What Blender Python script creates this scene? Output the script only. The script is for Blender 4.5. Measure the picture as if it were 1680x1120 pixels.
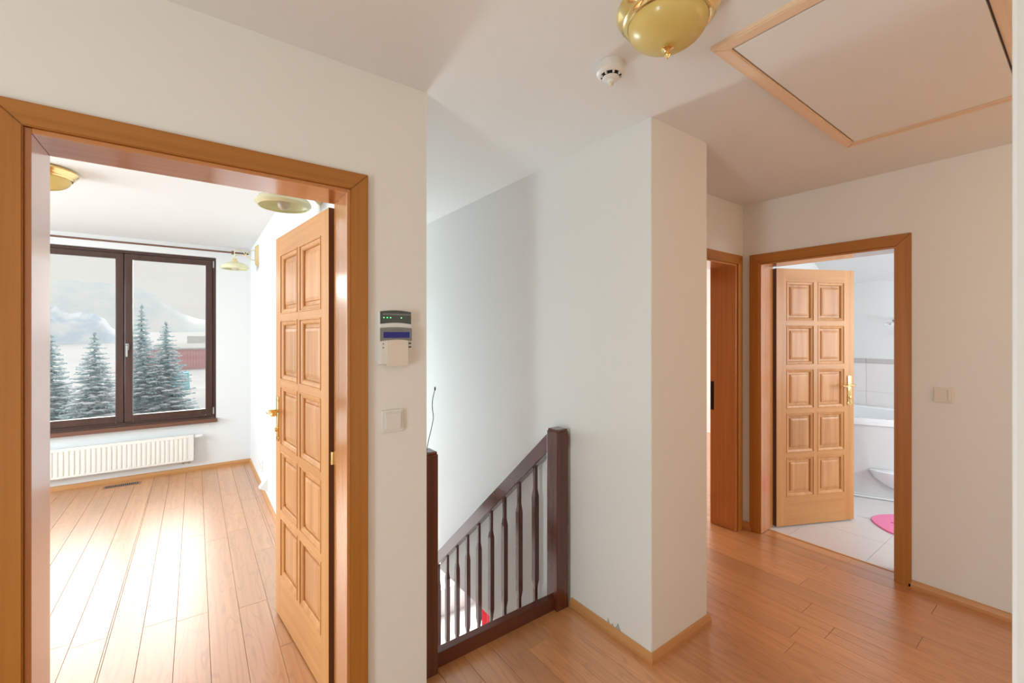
import bpy, bmesh, math, random
from mathutils import Matrix, Vector
random.seed(7)
for o in list(bpy.data.objects): bpy.data.objects.remove(o)
S = bpy.context.scene
COL = S.collection
PI = math.pi

# ---------------------------------------------------------------- camera, sky, lights, exposure
H = 1.46            # camera height
ZC = 2.433          # ceiling height
cd = bpy.data.cameras.new('camera'); cam = bpy.data.objects.new('camera', cd); COL.objects.link(cam)
cd.sensor_width = 36.0; cd.lens = 36.0 * 711.0 / 1680.0
cd.shift_y = -11.0 / 1680.0; cd.clip_start = 0.02; cd.clip_end = 900
cam.location = (0, 0, H); cam.rotation_euler = (PI / 2, 0, math.radians(53.84 - 90))
S.camera = cam

w = bpy.data.worlds.new('world'); S.world = w; w.use_nodes = True
wn = w.node_tree; wn.nodes.clear()
out = wn.nodes.new('ShaderNodeOutputWorld'); bg = wn.nodes.new('ShaderNodeBackground')
bg.inputs[0].default_value = (1.0, 0.985, 0.955, 1); bg.inputs[1].default_value = 1.0   # bright overcast winter sky
wn.links.new(bg.outputs[0], out.inputs[0])

def lamp(name, kind, loc, rot, energy, color, **k):
    l = bpy.data.lights.new(name, kind); l.energy = energy; l.color = color
    for a, b in k.items(): setattr(l, a, b)
    o = bpy.data.objects.new(name, l); COL.objects.link(o); o.location = loc; o.rotation_euler = rot
    return o
# hazy winter sun, low, from behind the houses opposite
sd = Vector((0.20, -0.80, -0.35)).normalized()
lamp('sun', 'SUN', (0, 20, 20), sd.to_track_quat('-Z', 'Y').to_euler(), 5.6, (1.0, 0.99, 0.98), angle=math.radians(60))
def daylight(name, loc, direction, sx, sy, energy, color=(0.95, 0.98, 1.0)):
    d = Vector(direction)
    return lamp(name, 'AREA', loc, d.to_track_quat('-Z', 'Y').to_euler(), energy, color, shape='RECTANGLE', size=sx, size_y=sy)
daylight('west_fill_light', (-3.22, 3.8, 1.45), (1, 0, 0), 2.0, 1.8, 148, (0.80, 0.945, 1.0))  # unseen fill light, added to brighten the room with the window
daylight('daylight_stair_window', (1.15, 5.93, 0.55), (0, -1, 0), 0.62, 1.9, 72, (0.80, 0.95, 1.0))
daylight('daylight_hall_window', (-2.42, 0.20, 0.95), (1, 0, 0), 0.5, 1.2, 39, (0.74, 0.95, 1.0))
lamp('warm_fill_behind', 'POINT', (-1.5, -0.5, 2.15), (0, 0, 0), 12, (1.0, 0.60, 0.28), shadow_soft_size=0.30)  # added warm fill without a fixture, tints the hall walls and ceiling
lamp('warm_fill_corridor', 'POINT', (2.75, -1.0, 1.9), (0, 0, 0), 15, (1.0, 0.62, 0.30), shadow_soft_size=0.30)  # second unseen warm fill, added for the right part of the hall
daylight('daylight_bathroom_window', (4.75, -1.32, 1.5), (0, 1, 0), 1.2, 1.2, 48, (0.90, 0.96, 1.0))
daylight('daylight_far_room_window', (4.3, 6.02, 1.5), (0, -1, 0), 1.8, 1.4, 110)
daylight('daylight_lower_window', (2.9, 6.02, -1.5), (0, -1, 0), 1.8, 1.5, 170)

vs = S.view_settings
vs.view_transform = 'Standard'; vs.look = 'None'; vs.gamma = 1.0; vs.exposure = 0.0; vs.use_curve_mapping = False

# ---------------------------------------------------------------- materials
def newmat(name):
    m = bpy.data.materials.new(name); m.use_nodes = True
    return m, m.node_tree, m.node_tree.nodes['Principled BSDF']
def plain(name, col, rough=0.5, metal=0.0, coat=0.0, emit=None, spec=0.5):
    m, nt, b = newmat(name)
    b.inputs['Base Color'].default_value = (*col, 1); b.inputs['Roughness'].default_value = rough
    b.inputs['Metallic'].default_value = metal; b.inputs['Coat Weight'].default_value = coat
    b.inputs['Specular IOR Level'].default_value = spec
    if emit:
        b.inputs['Emission Color'].default_value = (*emit[:3], 1); b.inputs['Emission Strength'].default_value = emit[3]
    return m
def paint(name, col, rough=0.7):
    m, nt, b = newmat(name)
    t = nt.nodes.new('ShaderNodeTexCoord'); n = nt.nodes.new('ShaderNodeTexNoise'); n.inputs['Scale'].default_value = 60
    n.inputs['Detail'].default_value = 4; nt.links.new(t.outputs['Object'], n.inputs['Vector'])
    bp = nt.nodes.new('ShaderNodeBump'); bp.inputs['Strength'].default_value = 0.04; bp.inputs['Distance'].default_value = 0.002
    nt.links.new(n.outputs['Fac'], bp.inputs['Height']); nt.links.new(bp.outputs[0], b.inputs['Normal'])
    b.inputs['Base Color'].default_value = (*col, 1); b.inputs['Roughness'].default_value = rough
    b.inputs['Specular IOR Level'].default_value = 0.3
    return m
def wood(name, dark, light, axis='Z', rough=0.35, coat=0.2, fine=34.0, vary=0.10, figure=0.0, bump=0.03, long=0.9):
    """long grained wood; the grain runs along the given local axis"""
    m, nt, b = newmat(name); L = nt.links
    t = nt.nodes.new('ShaderNodeTexCoord'); mp = nt.nodes.new('ShaderNodeMapping')
    oi = nt.nodes.new('ShaderNodeObjectInfo')
    sc = {'X': (long, fine, fine), 'Y': (fine, long, fine), 'Z': (fine, fine, long)}[axis]
    mp.inputs['Scale'].default_value = sc
    L.new(t.outputs['Object'], mp.inputs['Vector'])
    off = nt.nodes.new('ShaderNodeVectorMath'); off.operation = 'SCALE'; off.inputs[0].default_value = (17, 31, 23)
    L.new(oi.outputs['Random'], off.inputs['Scale']); L.new(off.outputs[0], mp.inputs['Location'])
    n = nt.nodes.new('ShaderNodeTexNoise'); n.inputs['Scale'].default_value = 1.0; n.inputs['Detail'].default_value = 5
    n.inputs['Roughness'].default_value = 0.6; n.inputs['Distortion'].default_value = 0.3
    L.new(mp.outputs[0], n.inputs['Vector'])
    cr = nt.nodes.new('ShaderNodeValToRGB'); cr.color_ramp.elements[0].position = 0.3; cr.color_ramp.elements[1].position = 0.72
    cr.color_ramp.elements[0].color = (*dark, 1); cr.color_ramp.elements[1].color = (*light, 1)
    L.new(n.outputs['Fac'], cr.inputs['Fac'])
    hs = nt.nodes.new('ShaderNodeHueSaturation')
    mr = nt.nodes.new('ShaderNodeMapRange'); mr.inputs['To Min'].default_value = 1 - vary; mr.inputs['To Max'].default_value = 1 + vary
    L.new(oi.outputs['Random'], mr.inputs['Value']); L.new(mr.outputs[0], hs.inputs['Value'])
    src = cr.outputs[0]
    if figure > 0:     # cathedral figure of flat sawn boards
        mp2 = nt.nodes.new('ShaderNodeMapping')
        mp2.inputs['Scale'].default_value = {'X': (1.2, 9, 9), 'Y': (9, 1.2, 9), 'Z': (9, 9, 1.2)}[axis]
        L.new(t.outputs['Object'], mp2.inputs['Vector']); L.new(off.outputs[0], mp2.inputs['Location'])
        n2 = nt.nodes.new('ShaderNodeTexNoise'); n2.inputs['Scale'].default_value = 1; n2.inputs['Detail'].default_value = 2
        L.new(mp2.outputs[0], n2.inputs['Vector'])
        mu = nt.nodes.new('ShaderNodeMath'); mu.operation = 'MULTIPLY'; mu.inputs[1].default_value = 70; L.new(n2.outputs['Fac'], mu.inputs[0])
        sn = nt.nodes.new('ShaderNodeMath'); sn.operation = 'SINE'; L.new(mu.outputs[0], sn.inputs[0])
        mr2 = nt.nodes.new('ShaderNodeMapRange'); mr2.inputs['From Min'].default_value = 0.55; mr2.inputs['From Max'].default_value = 1.0
        mr2.inputs['To Min'].default_value = 0; mr2.inputs['To Max'].default_value = figure; L.new(sn.outputs[0], mr2.inputs['Value'])
        mx = nt.nodes.new('ShaderNodeMixRGB'); mx.inputs['Color2'].default_value = (dark[0]*.7, dark[1]*.6, dark[2]*.5, 1)
        L.new(mr2.outputs[0], mx.inputs['Fac']); L.new(cr.outputs[0], mx.inputs['Color1']); src = mx.outputs[0]
    L.new(src, hs.inputs['Color']); L.new(hs.outputs[0], b.inputs['Base Color'])
    b.inputs['Roughness'].default_value = rough; b.inputs['Coat Weight'].default_value = coat; b.inputs['Coat Roughness'].default_value = 0.15
    bp = nt.nodes.new('ShaderNodeBump'); bp.inputs['Strength'].default_value = bump; bp.inputs['Distance'].default_value = 0.002
    L.new(n.outputs['Fac'], bp.inputs['Height']); L.new(bp.outputs[0], b.inputs['Normal'])
    return m

M = {}
M['wall'] = paint('wall_paint', (0.83, 0.81, 0.78))
M['roompaint'] = paint('white_room_paint', (0.81, 0.825, 0.83))
M['ceiling'] = paint('ceiling_paint', (0.83, 0.81, 0.78))
M['oakv'] = wood('larch_upright', (0.37, 0.132, 0.013), (0.49, 0.190, 0.030), 'Z', 0.36, 0.12, vary=0.05)
M['oakh'] = wood('larch_level', (0.37, 0.132, 0.013), (0.49, 0.190, 0.030), 'X', 0.36, 0.12, vary=0.05)
M['liningv'] = wood('lining_wood_upright', (0.47, 0.170, 0.035), (0.60, 0.235, 0.060), 'Z', 0.25, 0.9, vary=0.04)
M['liningh'] = wood('lining_wood_level', (0.47, 0.170, 0.035), (0.60, 0.235, 0.060), 'X', 0.25, 0.9, vary=0.04)
M['leafv'] = wood('door_wood_upright', (0.52, 0.225, 0.062), (0.66, 0.315, 0.102), 'Z', 0.45, 0.08, fine=26, vary=0.03)
M['leafh'] = wood('door_wood_level', (0.52, 0.225, 0.062), (0.66, 0.315, 0.102), 'X', 0.45, 0.08, fine=26, vary=0.03)
M['field'] = wood('door_panel_wood', (0.46, 0.19, 0.056), (0.66, 0.33, 0.125), 'Z', 0.45, 0.08, fine=18, vary=0.09)
M['plank'] = wood('floor_plank_wood', (0.52, 0.205, 0.058), (0.66, 0.30, 0.098), 'Y', 0.34, 1.0, fine=40, vary=0.13, figure=0.35)
for nm in ('plank',):
    pb_ = M[nm].node_tree.nodes['Principled BSDF']; pb_.inputs['Coat IOR'].default_value = 2.05; pb_.inputs['Coat Roughness'].default_value = 0.33
M['skirt'] = wood('skirting_wood', (0.52, 0.235, 0.075), (0.66, 0.32, 0.115), 'X', 0.35, 0.3, vary=0.05)
M['skirty'] = wood('skirting_wood_along', (0.52, 0.235, 0.075), (0.66, 0.32, 0.115), 'Y', 0.35, 0.3, vary=0.05)
M['pine'] = wood('hatch_pine', (0.80, 0.55, 0.36), (0.88, 0.68, 0.50), 'X', 0.5, 0.0, vary=0.04)
M['piney'] = wood('hatch_pine_along', (0.80, 0.55, 0.36), (0.88, 0.68, 0.50), 'Y', 0.5, 0.0, vary=0.04)
M['rail'] = wood('dark_railing_wood', (0.060, 0.010, 0.003), (0.13, 0.024, 0.007), 'Z', 0.27, 0.6, vary=0.12)
M['railx'] = wood('dark_railing_wood_level', (0.060, 0.010, 0.003), (0.13, 0.024, 0.007), 'X', 0.30, 0.2, vary=0.05)
M['raily'] = wood('dark_railing_wood_slope', (0.085, 0.018, 0.008), (0.15, 0.036, 0.018), 'Y', 0.22, 0.8, vary=0.05, fine=8)
M['winframe'] = wood('dark_window_wood', (0.040, 0.014, 0.009), (0.075, 0.027, 0.018), 'Z', 0.35, 0.3, vary=0.05)
M['sill'] = plain('sill_brown', (0.17, 0.075, 0.050), 0.25, coat=0.3)
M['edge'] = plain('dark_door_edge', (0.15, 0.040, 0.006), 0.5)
M['dark'] = plain('dark_gap', (0.012, 0.010, 0.008), 0.8)
M['brass'] = plain('polished_brass', (0.88, 0.66, 0.30), 0.14, 1.0)
M['brasspale'] = plain('satin_brass', (0.80, 0.64, 0.34), 0.3, 0.7)
M['chrome'] = plain('chrome', (0.75, 0.77, 0.80), 0.12, 1.0)
M['steel'] = plain('grey_metal', (0.45, 0.44, 0.42), 0.35, 0.8)
M['plastic'] = plain('white_plastic', (0.80, 0.77, 0.73), 0.35)
M['plasticw'] = plain('bright_white_plastic', (0.86, 0.86, 0.85), 0.35)
M['cream'] = plain('cream_plastic', (0.78, 0.70, 0.60), 0.4)
M['greypl'] = plain('grey_plastic', (0.22, 0.225, 0.225), 0.4)
M['darkgrey'] = plain('dark_green_grey_plastic', (0.065, 0.085, 0.08), 0.4)
M['blue'] = plain('blue_screen', (0.010, 0.010, 0.10), 0.3, emit=(0.01, 0.01, 0.25, 0.25))
M['led'] = plain('green_led', (0.1, 0.8, 0.2), 0.4, emit=(0.15, 1.0, 0.3, 2.0))
M['black'] = plain('black_rubber', (0.012, 0.012, 0.012), 0.5)
M['enamel'] = plain('radiator_enamel', (0.84, 0.82, 0.77), 0.35)
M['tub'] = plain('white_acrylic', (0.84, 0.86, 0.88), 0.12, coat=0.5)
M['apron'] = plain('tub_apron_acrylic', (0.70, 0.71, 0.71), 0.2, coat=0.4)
M['tile'] = plain('pale_wall_tile', (0.83, 0.79, 0.78), 0.2)
M['tilew'] = plain('white_wall_tile', (0.80, 0.81, 0.81), 0.25)
M['ftile'] = plain('pale_floor_tile', (0.72, 0.68, 0.67), 0.22)
M['grout'] = plain('grout', (0.62, 0.59, 0.58), 0.8)
M['pink'] = plain('pink_bath_mat', (0.88, 0.22, 0.42), 0.5)
M['pinkdark'] = plain('pink_bath_mat_slot', (0.60, 0.05, 0.16), 0.6)
M['red'] = plain('red_upholstery', (0.55, 0.03, 0.05), 0.7)
M['copper'] = plain('copper_pipe', (0.6, 0.3, 0.18), 0.3, 0.9)
M['chip'] = plain('bare_plaster', (0.42, 0.44, 0.42), 0.9)
# border tile with mottling
m, nt, b = newmat('mottled_border_tile'); n = nt.nodes.new('ShaderNodeTexNoise'); n.inputs['Scale'].default_value = 45
cr = nt.nodes.new('ShaderNodeValToRGB'); cr.color_ramp.elements[0].position = .4; cr.color_ramp.elements[1].position = .62
cr.color_ramp.elements[0].color = (.42, .38, .38, 1); cr.color_ramp.elements[1].color = (.75, .70, .69, 1)
nt.links.new(n.outputs['Fac'], cr.inputs['Fac']); nt.links.new(cr.outputs[0], b.inputs['Base Color']); b.inputs['Roughness'].default_value = .3
M['border'] = m
# frosted amber lamp glass
def lampglass(name, col):
    m, nt, b = newmat(name); L = nt.links
    b.inputs['Base Color'].default_value = (*col, 1); b.inputs['Roughness'].default_value = 0.28; b.inputs['Coat Weight'].default_value = .3
    tr = nt.nodes.new('ShaderNodeBsdfTranslucent'); tr.inputs[0].default_value = (*col, 1)
    mx = nt.nodes.new('ShaderNodeMixShader'); mx.inputs[0].default_value = 0.28
    o = [x for x in nt.nodes if x.type == 'OUTPUT_MATERIAL'][0]
    L.new(b.outputs[0], mx.inputs[1]); L.new(tr.outputs[0], mx.inputs[2]); L.new(mx.outputs[0], o.inputs[0])
    return m
M['amber'] = lampglass('frosted_amber_glass', (0.93, 0.70, 0.22))
M['paleamber'] = lampglass('frosted_pale_yellow_glass', (0.93, 0.91, 0.66))
M['bulb'] = lampglass('frosted_bulb', (0.75, 0.68, 0.58))
# window pane: clear glass
m, nt, b = newmat('window_glass'); L = nt.links
tr = nt.nodes.new('ShaderNodeBsdfTransparent'); tr.inputs[0].default_value = (0.90, 0.905, 0.90, 1)
gl = nt.nodes.new('ShaderNodeBsdfGlossy'); gl.inputs['Roughness'].default_value = 0.02
fr = nt.nodes.new('ShaderNodeFresnel'); fr.inputs[0].default_value = 1.45
mx = nt.nodes.new('ShaderNodeMixShader'); L.new(fr.outputs[0], mx.inputs[0]); L.new(tr.outputs[0], mx.inputs[1]); L.new(gl.outputs[0], mx.inputs[2])
o = [x for x in nt.nodes if x.type == 'OUTPUT_MATERIAL'][0]; L.new(mx.outputs[0], o.inputs[0])
M['glass'] = m
# outdoors
def mottled(name, a, c, scale, rough=0.9, lo=.4, hi=.6, detail=4):
    m, nt, b = newmat(name); t = nt.nodes.new('ShaderNodeTexCoord'); n = nt.nodes.new('ShaderNodeTexNoise'); n.inputs['Scale'].default_value = scale
    n.inputs['Detail'].default_value = detail; nt.links.new(t.outputs['Object'], n.inputs['Vector'])
    cr = nt.nodes.new('ShaderNodeValToRGB'); cr.color_ramp.elements[0].position = lo; cr.color_ramp.elements[1].position = hi
    cr.color_ramp.elements[0].color = (*a, 1); cr.color_ramp.elements[1].color = (*c, 1)
    nt.links.new(n.outputs['Fac'], cr.inputs['Fac']); nt.links.new(cr.outputs[0], b.inputs['Base Color'])
    b.inputs['Roughness'].default_value = rough; b.inputs['Specular IOR Level'].default_value = 0.1
    return m
M['snow'] = mottled('snow', (0.58, 0.59, 0.60), (0.64, 0.64, 0.63), 0.6)
M['hill'] = mottled('haze_tinted_hill_forest', (0.80, 0.90, 0.93), (0.92, 0.95, 0.95), 0.12, lo=.35, hi=.65)  # distance haze put into the hill's colour
M['farwood'] = mottled('haze_tinted_far_wood', (0.66, 0.78, 0.90), (0.88, 0.92, 0.95), 0.25)  # pale blue of the haze painted into the far wood
M['needle'] = mottled('haze_tinted_needles', (0.48, 0.68, 0.74), (0.80, 0.88, 0.90), 5.0)  # green paled towards blue-grey to stand in for haze
M['treesnow'] = mottled('snow_on_branches', (0.80, 0.84, 0.87), (0.88, 0.90, 0.92), 3.0)
M['bark'] = plain('bark', (0.20, 0.15, 0.12), 0.9)
M['twig'] = mottled('haze_tinted_twigs', (0.35, 0.31, 0.32), (0.62, 0.60, 0.61), 4.0)  # twig grey lightened for the hazy outdoor light
M['barn'] = mottled('haze_tinted_red_boards', (0.72, 0.42, 0.43), (0.80, 0.54, 0.54), 0.8)  # red lightened to pink, haze painted into the boards
M['tarp'] = mottled('light_blue_tarpaulin', (0.25, 0.62, 0.80), (0.50, 0.80, 0.90), 1.2)
M['farwall'] = plain('pale_render', (0.80, 0.76, 0.72), 0.9)

# ---------------------------------------------------------------- mesh helpers
def box(bm, x0, x1, y0, y1, z0, z1, mi=0, bev=0.0):
    r = bmesh.ops.create_cube(bm, size=1)
    for v in r['verts']:
        v.co = Vector(((x0 + x1) / 2 + v.co.x * (x1 - x0), (y0 + y1) / 2 + v.co.y * (y1 - y0), (z0 + z1) / 2 + v.co.z * (z1 - z0)))
    fs = set(f for v in r['verts'] for f in v.link_faces)
    for f in fs: f.material_index = mi
    if bev > 0:
        es = list(set(e for v in r['verts'] for e in v.link_edges))
        bmesh.ops.bevel(bm, geom=es, offset=bev, segments=2, affect='EDGES', profile=0.5)
    return r['verts']
def bxs(*a, **k):
    bm = bmesh.new()
    for q in a: box(bm, *q, **k)
    return bm
def prism(bm, poly, y0, y1, axis='y'):
    """extrude a polygon given in the plane across the axis"""
    def P(p, t):
        return {'y': (p[0], t, p[1]), 'z': (p[0], p[1], t), 'x': (t, p[0], p[1])}[axis]
    a = [bm.verts.new(P(p, y0)) for p in poly]; c = [bm.verts.new(P(p, y1)) for p in poly]
    n = len(poly); bm.faces.new(a); bm.faces.new(c[::-1])
    for i in range(n): bm.faces.new((a[i], c[i], c[(i + 1) % n], a[(i + 1) % n]))
    bmesh.ops.recalc_face_normals(bm, faces=bm.faces)
    return bm
def lathe(bm, prof, seg=40, c=(0, 0, 0), mat=None):
    rings = []; nv = []
    for r, z in prof:
        if r < 1e-6: rings.append([bm.verts.new((c[0], c[1], c[2] + z))])
        else: rings.append([bm.verts.new((c[0] + r * math.cos(2 * PI * i / seg), c[1] + r * math.sin(2 * PI * i / seg), c[2] + z)) for i in range(seg)])
        nv += rings[-1]
    for a, b_ in zip(rings, rings[1:]):
        for i in range(seg):
            j = (i + 1) % seg
            if len(a) == 1 and len(b_) == 1: continue
            if len(a) == 1: bm.faces.new((a[0], b_[i], b_[j]))
            elif len(b_) == 1: bm.faces.new((a[i], b_[0], a[j]))
            else: bm.faces.new((a[i], b_[i], b_[j], a[j]))
    if mat: bmesh.ops.transform(bm, matrix=mat, verts=nv)
    bmesh.ops.recalc_face_normals(bm, faces=bm.faces)
    return bm
def tube(bm, pts, r, seg=10):
    pts = [Vector(p) for p in pts]; rings = []
    rs = r if isinstance(r, (list, tuple)) else [r] * len(pts)
    up = Vector((0, 0, 1)); n = None
    for i, p in enumerate(pts):
        t = (pts[min(i + 1, len(pts) - 1)] - pts[max(i - 1, 0)]).normalized()
        if n is None: n = t.orthogonal().normalized()
        else: n = (n - t * n.dot(t)).normalized()
        b_ = t.cross(n)
        rings.append([bm.verts.new(p + (n * math.cos(2 * PI * k / seg) + b_ * math.sin(2 * PI * k / seg)) * rs[i]) for k in range(seg)])
    for a, b_ in zip(rings, rings[1:]):
        for k in range(seg): bm.faces.new((a[k], a[(k + 1) % seg], b_[(k + 1) % seg], b_[k]))
    bm.faces.new(rings[0][::-1]); bm.faces.new(rings[-1])
    bmesh.ops.recalc_face_normals(bm, faces=bm.faces)
    return bm
def smoothpts(pts, n=8):
    P = [Vector(p) for p in pts]; P = [P[0]] + P + [P[-1]]; o = []
    for i in range(1, len(P) - 2):
        for k in range(n):
            t = k / n; a, b_, c, d = P[i - 1:i + 3]
            o.append(0.5 * ((2 * b_) + (c - a) * t + (2 * a - 5 * b_ + 4 * c - d) * t * t + (-a + 3 * b_ - 3 * c + d) * t ** 3))
    return o + [P[-2]]
WM = {}
def tocal(parent):
    return WM.get(parent.name, Matrix()) if parent else Matrix()
def empty(name, loc=(0, 0, 0), rz=0.0, parent=None, **tags):
    """loc, rz are given in the parent's frame"""
    o = bpy.data.objects.new(name, None); COL.objects.link(o); o.empty_display_size = 0.1
    o.location = loc; o.rotation_euler = (0, 0, rz); o.parent = parent
    WM[o.name] = tocal(parent) @ Matrix.Translation(loc) @ Matrix.Rotation(rz, 4, 'Z')
    for k, v in tags.items(): o[k] = v
    return o
def obj(name, bm, mat, parent=None, world=False, smooth=False, org=None, **tags):
    """links the mesh; world=True: vertices are world coordinates and are moved into the parent's frame. org: new object origin"""
    if world and parent: bmesh.ops.transform(bm, matrix=tocal(parent).inverted(), verts=bm.verts)
    if org is None:
        if bm.verts:
            xs = [v.co.x for v in bm.verts]; ys = [v.co.y for v in bm.verts]; zs = [v.co.z for v in bm.verts]
            org = ((min(xs) + max(xs)) / 2, (min(ys) + max(ys)) / 2, min(zs))
        else: org = (0, 0, 0)
    bmesh.ops.translate(bm, verts=bm.verts, vec=-Vector(org))
    me = bpy.data.meshes.new(name); bm.to_mesh(me); bm.free()
    for q in (mat if isinstance(mat, (list, tuple)) else [mat]): me.materials.append(q)
    if smooth:
        for p in me.polygons: p.use_smooth = True
        try: me.set_sharp_from_angle(angle=math.radians(35))
        except Exception: pass
    o = bpy.data.objects.new(name, me); COL.objects.link(o); o.parent = parent; o.location = org
    WM[o.name] = tocal(parent) @ Matrix.Translation(org)
    for k, v in tags.items(): o[k] = v
    return o
ST = dict(kind='structure')
def children(o): return [c for c in bpy.data.objects if c.parent == o]
def copytree(o, parent=None):
    c = o.copy(); COL.objects.link(c); c.parent = parent
    for ch in children(o): copytree(ch, c)
    return c

# ---------------------------------------------------------------- setting: walls, ceilings, floor slabs
YA = 1.612; XB = 3.354; ZT = ZC + 0.2
# openings are framed by the boxes around them
obj('wall_front', bxs((-3.2, -0.346, YA, 1.785, -0.3, ZC), (0.450, 0.752, YA, 1.785, -0.3, ZC), (-0.346, 0.450, YA, 1.785, 1.985, ZC)), M['wall'], **ST)
obj('wall_between_room_and_stairs', bxs((0.514, 0.752, 1.785, 6.05, -2.9, ZC)), M['roompaint'], **ST)
obj('wall_window', bxs((-3.2, -1.345, 5.80, 6.05, -0.3, ZC), (0.186, 0.514, 5.80, 6.05, -0.3, ZC), (-1.345, 0.186, 5.80, 6.05, 2.312, ZC), (-1.345, 0.186, 5.80, 6.05, -0.3, 0.528)), M['roompaint'], **ST)
obj('wall_west', bxs((-3.2, -3.0, 1.785, 2.75, -0.3, ZC), (-3.2, -3.0, 4.85, 5.8, -0.3, ZC), (-3.2, -3.0, 2.75, 4.85, -0.3, 0.5), (-3.2, -3.0, 2.75, 4.85, 2.35, ZC)), M['roompaint'], **ST)
# stairwell: right hand wall, stands open below the upper floor

obj('wall_stairs_end', bxs((0.752, 0.80, 5.85, 6.05, -2.9, ZC), (1.50, 1.80, 5.85, 6.05, -2.9, ZC), (0.80, 1.50, 5.85, 6.05, 1.55, ZC), (0.80, 1.50, 5.85, 6.05, -2.9, -0.45)), M['wall'], **ST)
pil = bmesh.new(); prism(pil, [(1.644, 1.194), (2.101, 1.194), (2.101, 1.64), (1.80, 1.64), (1.80, 5.85), (1.644, 5.85)], -0.485, ZC, 'z')
bmesh.ops.bevel(pil, geom=[e for e in pil.edges if abs(e.verts[0].co.z - e.verts[1].co.z) > 1 and e.verts[0].co.y < 1.2], offset=.003, segments=2, affect='EDGES')
pillar = obj('wall_stairs', pil, M['wall'], **ST)
obj('wall_end', bxs((2.1015, 2.505, 1.62, 1.815, -0.3, ZC), (3.250, XB, 1.62, 1.815, -0.3, ZC), (2.505, 3.250, 1.62, 1.815, 1.985, ZC), (1.801, 2.101, 1.641, 1.815, -0.3, ZC)), M['wall'], **ST)
obj('wall_right', bxs((XB, 3.54, 1.497, 1.815, -0.3, ZC), (XB, 3.54, -1.35, 0.730, -0.3, ZC), (XB, 3.54, 0.730, 1.497, 1.985, ZC)), M['wall'], **ST)
nw = bmesh.new(); box(nw, 1.30, 1.44, -1.35, 0.1085, -0.3, ZC, bev=0.007)
obj('wall_near', nw, M['wall'], **ST)
obj('wall_back', bxs((-2.4, XB, -1.5, -1.35, -0.3, ZC)), M['wall'], **ST)
obj('wall_left', bxs((-2.4, -2.2, -1.35, -0.35, -0.3, ZC), (-2.4, -2.2, 1.05, YA, -0.3, ZC), (-2.4, -2.2, -0.35, 1.05, -0.3, 0.30), (-2.4, -2.2, -0.35, 1.05, 1.65, ZC)), M['wall'], **ST)
obj('ceiling', bxs((-3.2, 0.63, 1.70, 6.05, ZC, ZT)), M['roompaint'], **ST)
obj('ceiling', bxs((-2.4, 3.45, -1.5, YA, ZC, ZT), (-2.4, 0.63, YA, 1.70, ZC, ZT), (0.63, 1.80, YA, 6.05, ZC, ZT), (1.80, 6.4, 1.815, 6.05, ZC, ZT), (1.80, 3.45, YA, 1.815, ZC, ZT)), M['ceiling'], **ST)
# far room behind the half hidden door
obj('wall_far_room', bxs((1.80, 3.3, 5.85, 6.05, -0.3, ZC), (5.3, 6.4, 5.85, 6.05, -0.3, ZC), (3.3, 5.3, 5.85, 6.05, -0.3, 0.75), (3.3, 5.3, 5.85, 6.05, 2.2, ZC), (6.2, 6.4, 1.815, 5.85, -0.3, ZC), (1.75, 1.80, 1.82, 5.85, -0.3, ZC)), M['wall'], **ST)
obj('wall_between_bath_and_room', bxs((3.54, 6.2, 1.815, 1.93, -0.3, ZC)), M['tilew'], **ST)
# floors
floor = obj('floor', bxs((-3.2, 0.752, -1.5, 6.05, -0.3, -0.016), (0.752, 1.644, -1.5, 1.80, -0.3, -0.016), (1.644, 3.47, -1.5, 1.815, -0.3, -0.016), (1.80, 6.3, 1.816, 6.05, -0.485, -0.016), (1.655, 1.80, 1.80, 6.05, -0.485, -0.016)), M['dark'], **ST)
pw = 0.1327; x_ref = -0.0775
regions = [(-2.2, 3.354, -1.35, YA), (0.752, 1.644, YA, 1.80), (-0.334, 0.438, YA, 1.785), (-3.0, 0.514, 1.785, 5.8),
           (3.354, 3.468, 0.742, 1.485), (2.517, 3.238, 1.62, 1.815), (1.80, 6.2, 1.815, 5.85)]
blocked = (1.30, 1.44, -1.35, 0.1085)
rng = random.Random(3); plank_meshes = {}
k0 = int(math.floor((-3.0 - x_ref) / pw)); k1 = int(math.ceil((6.2 - x_ref) / pw))
npl = 0; rest = bmesh.new()
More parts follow.
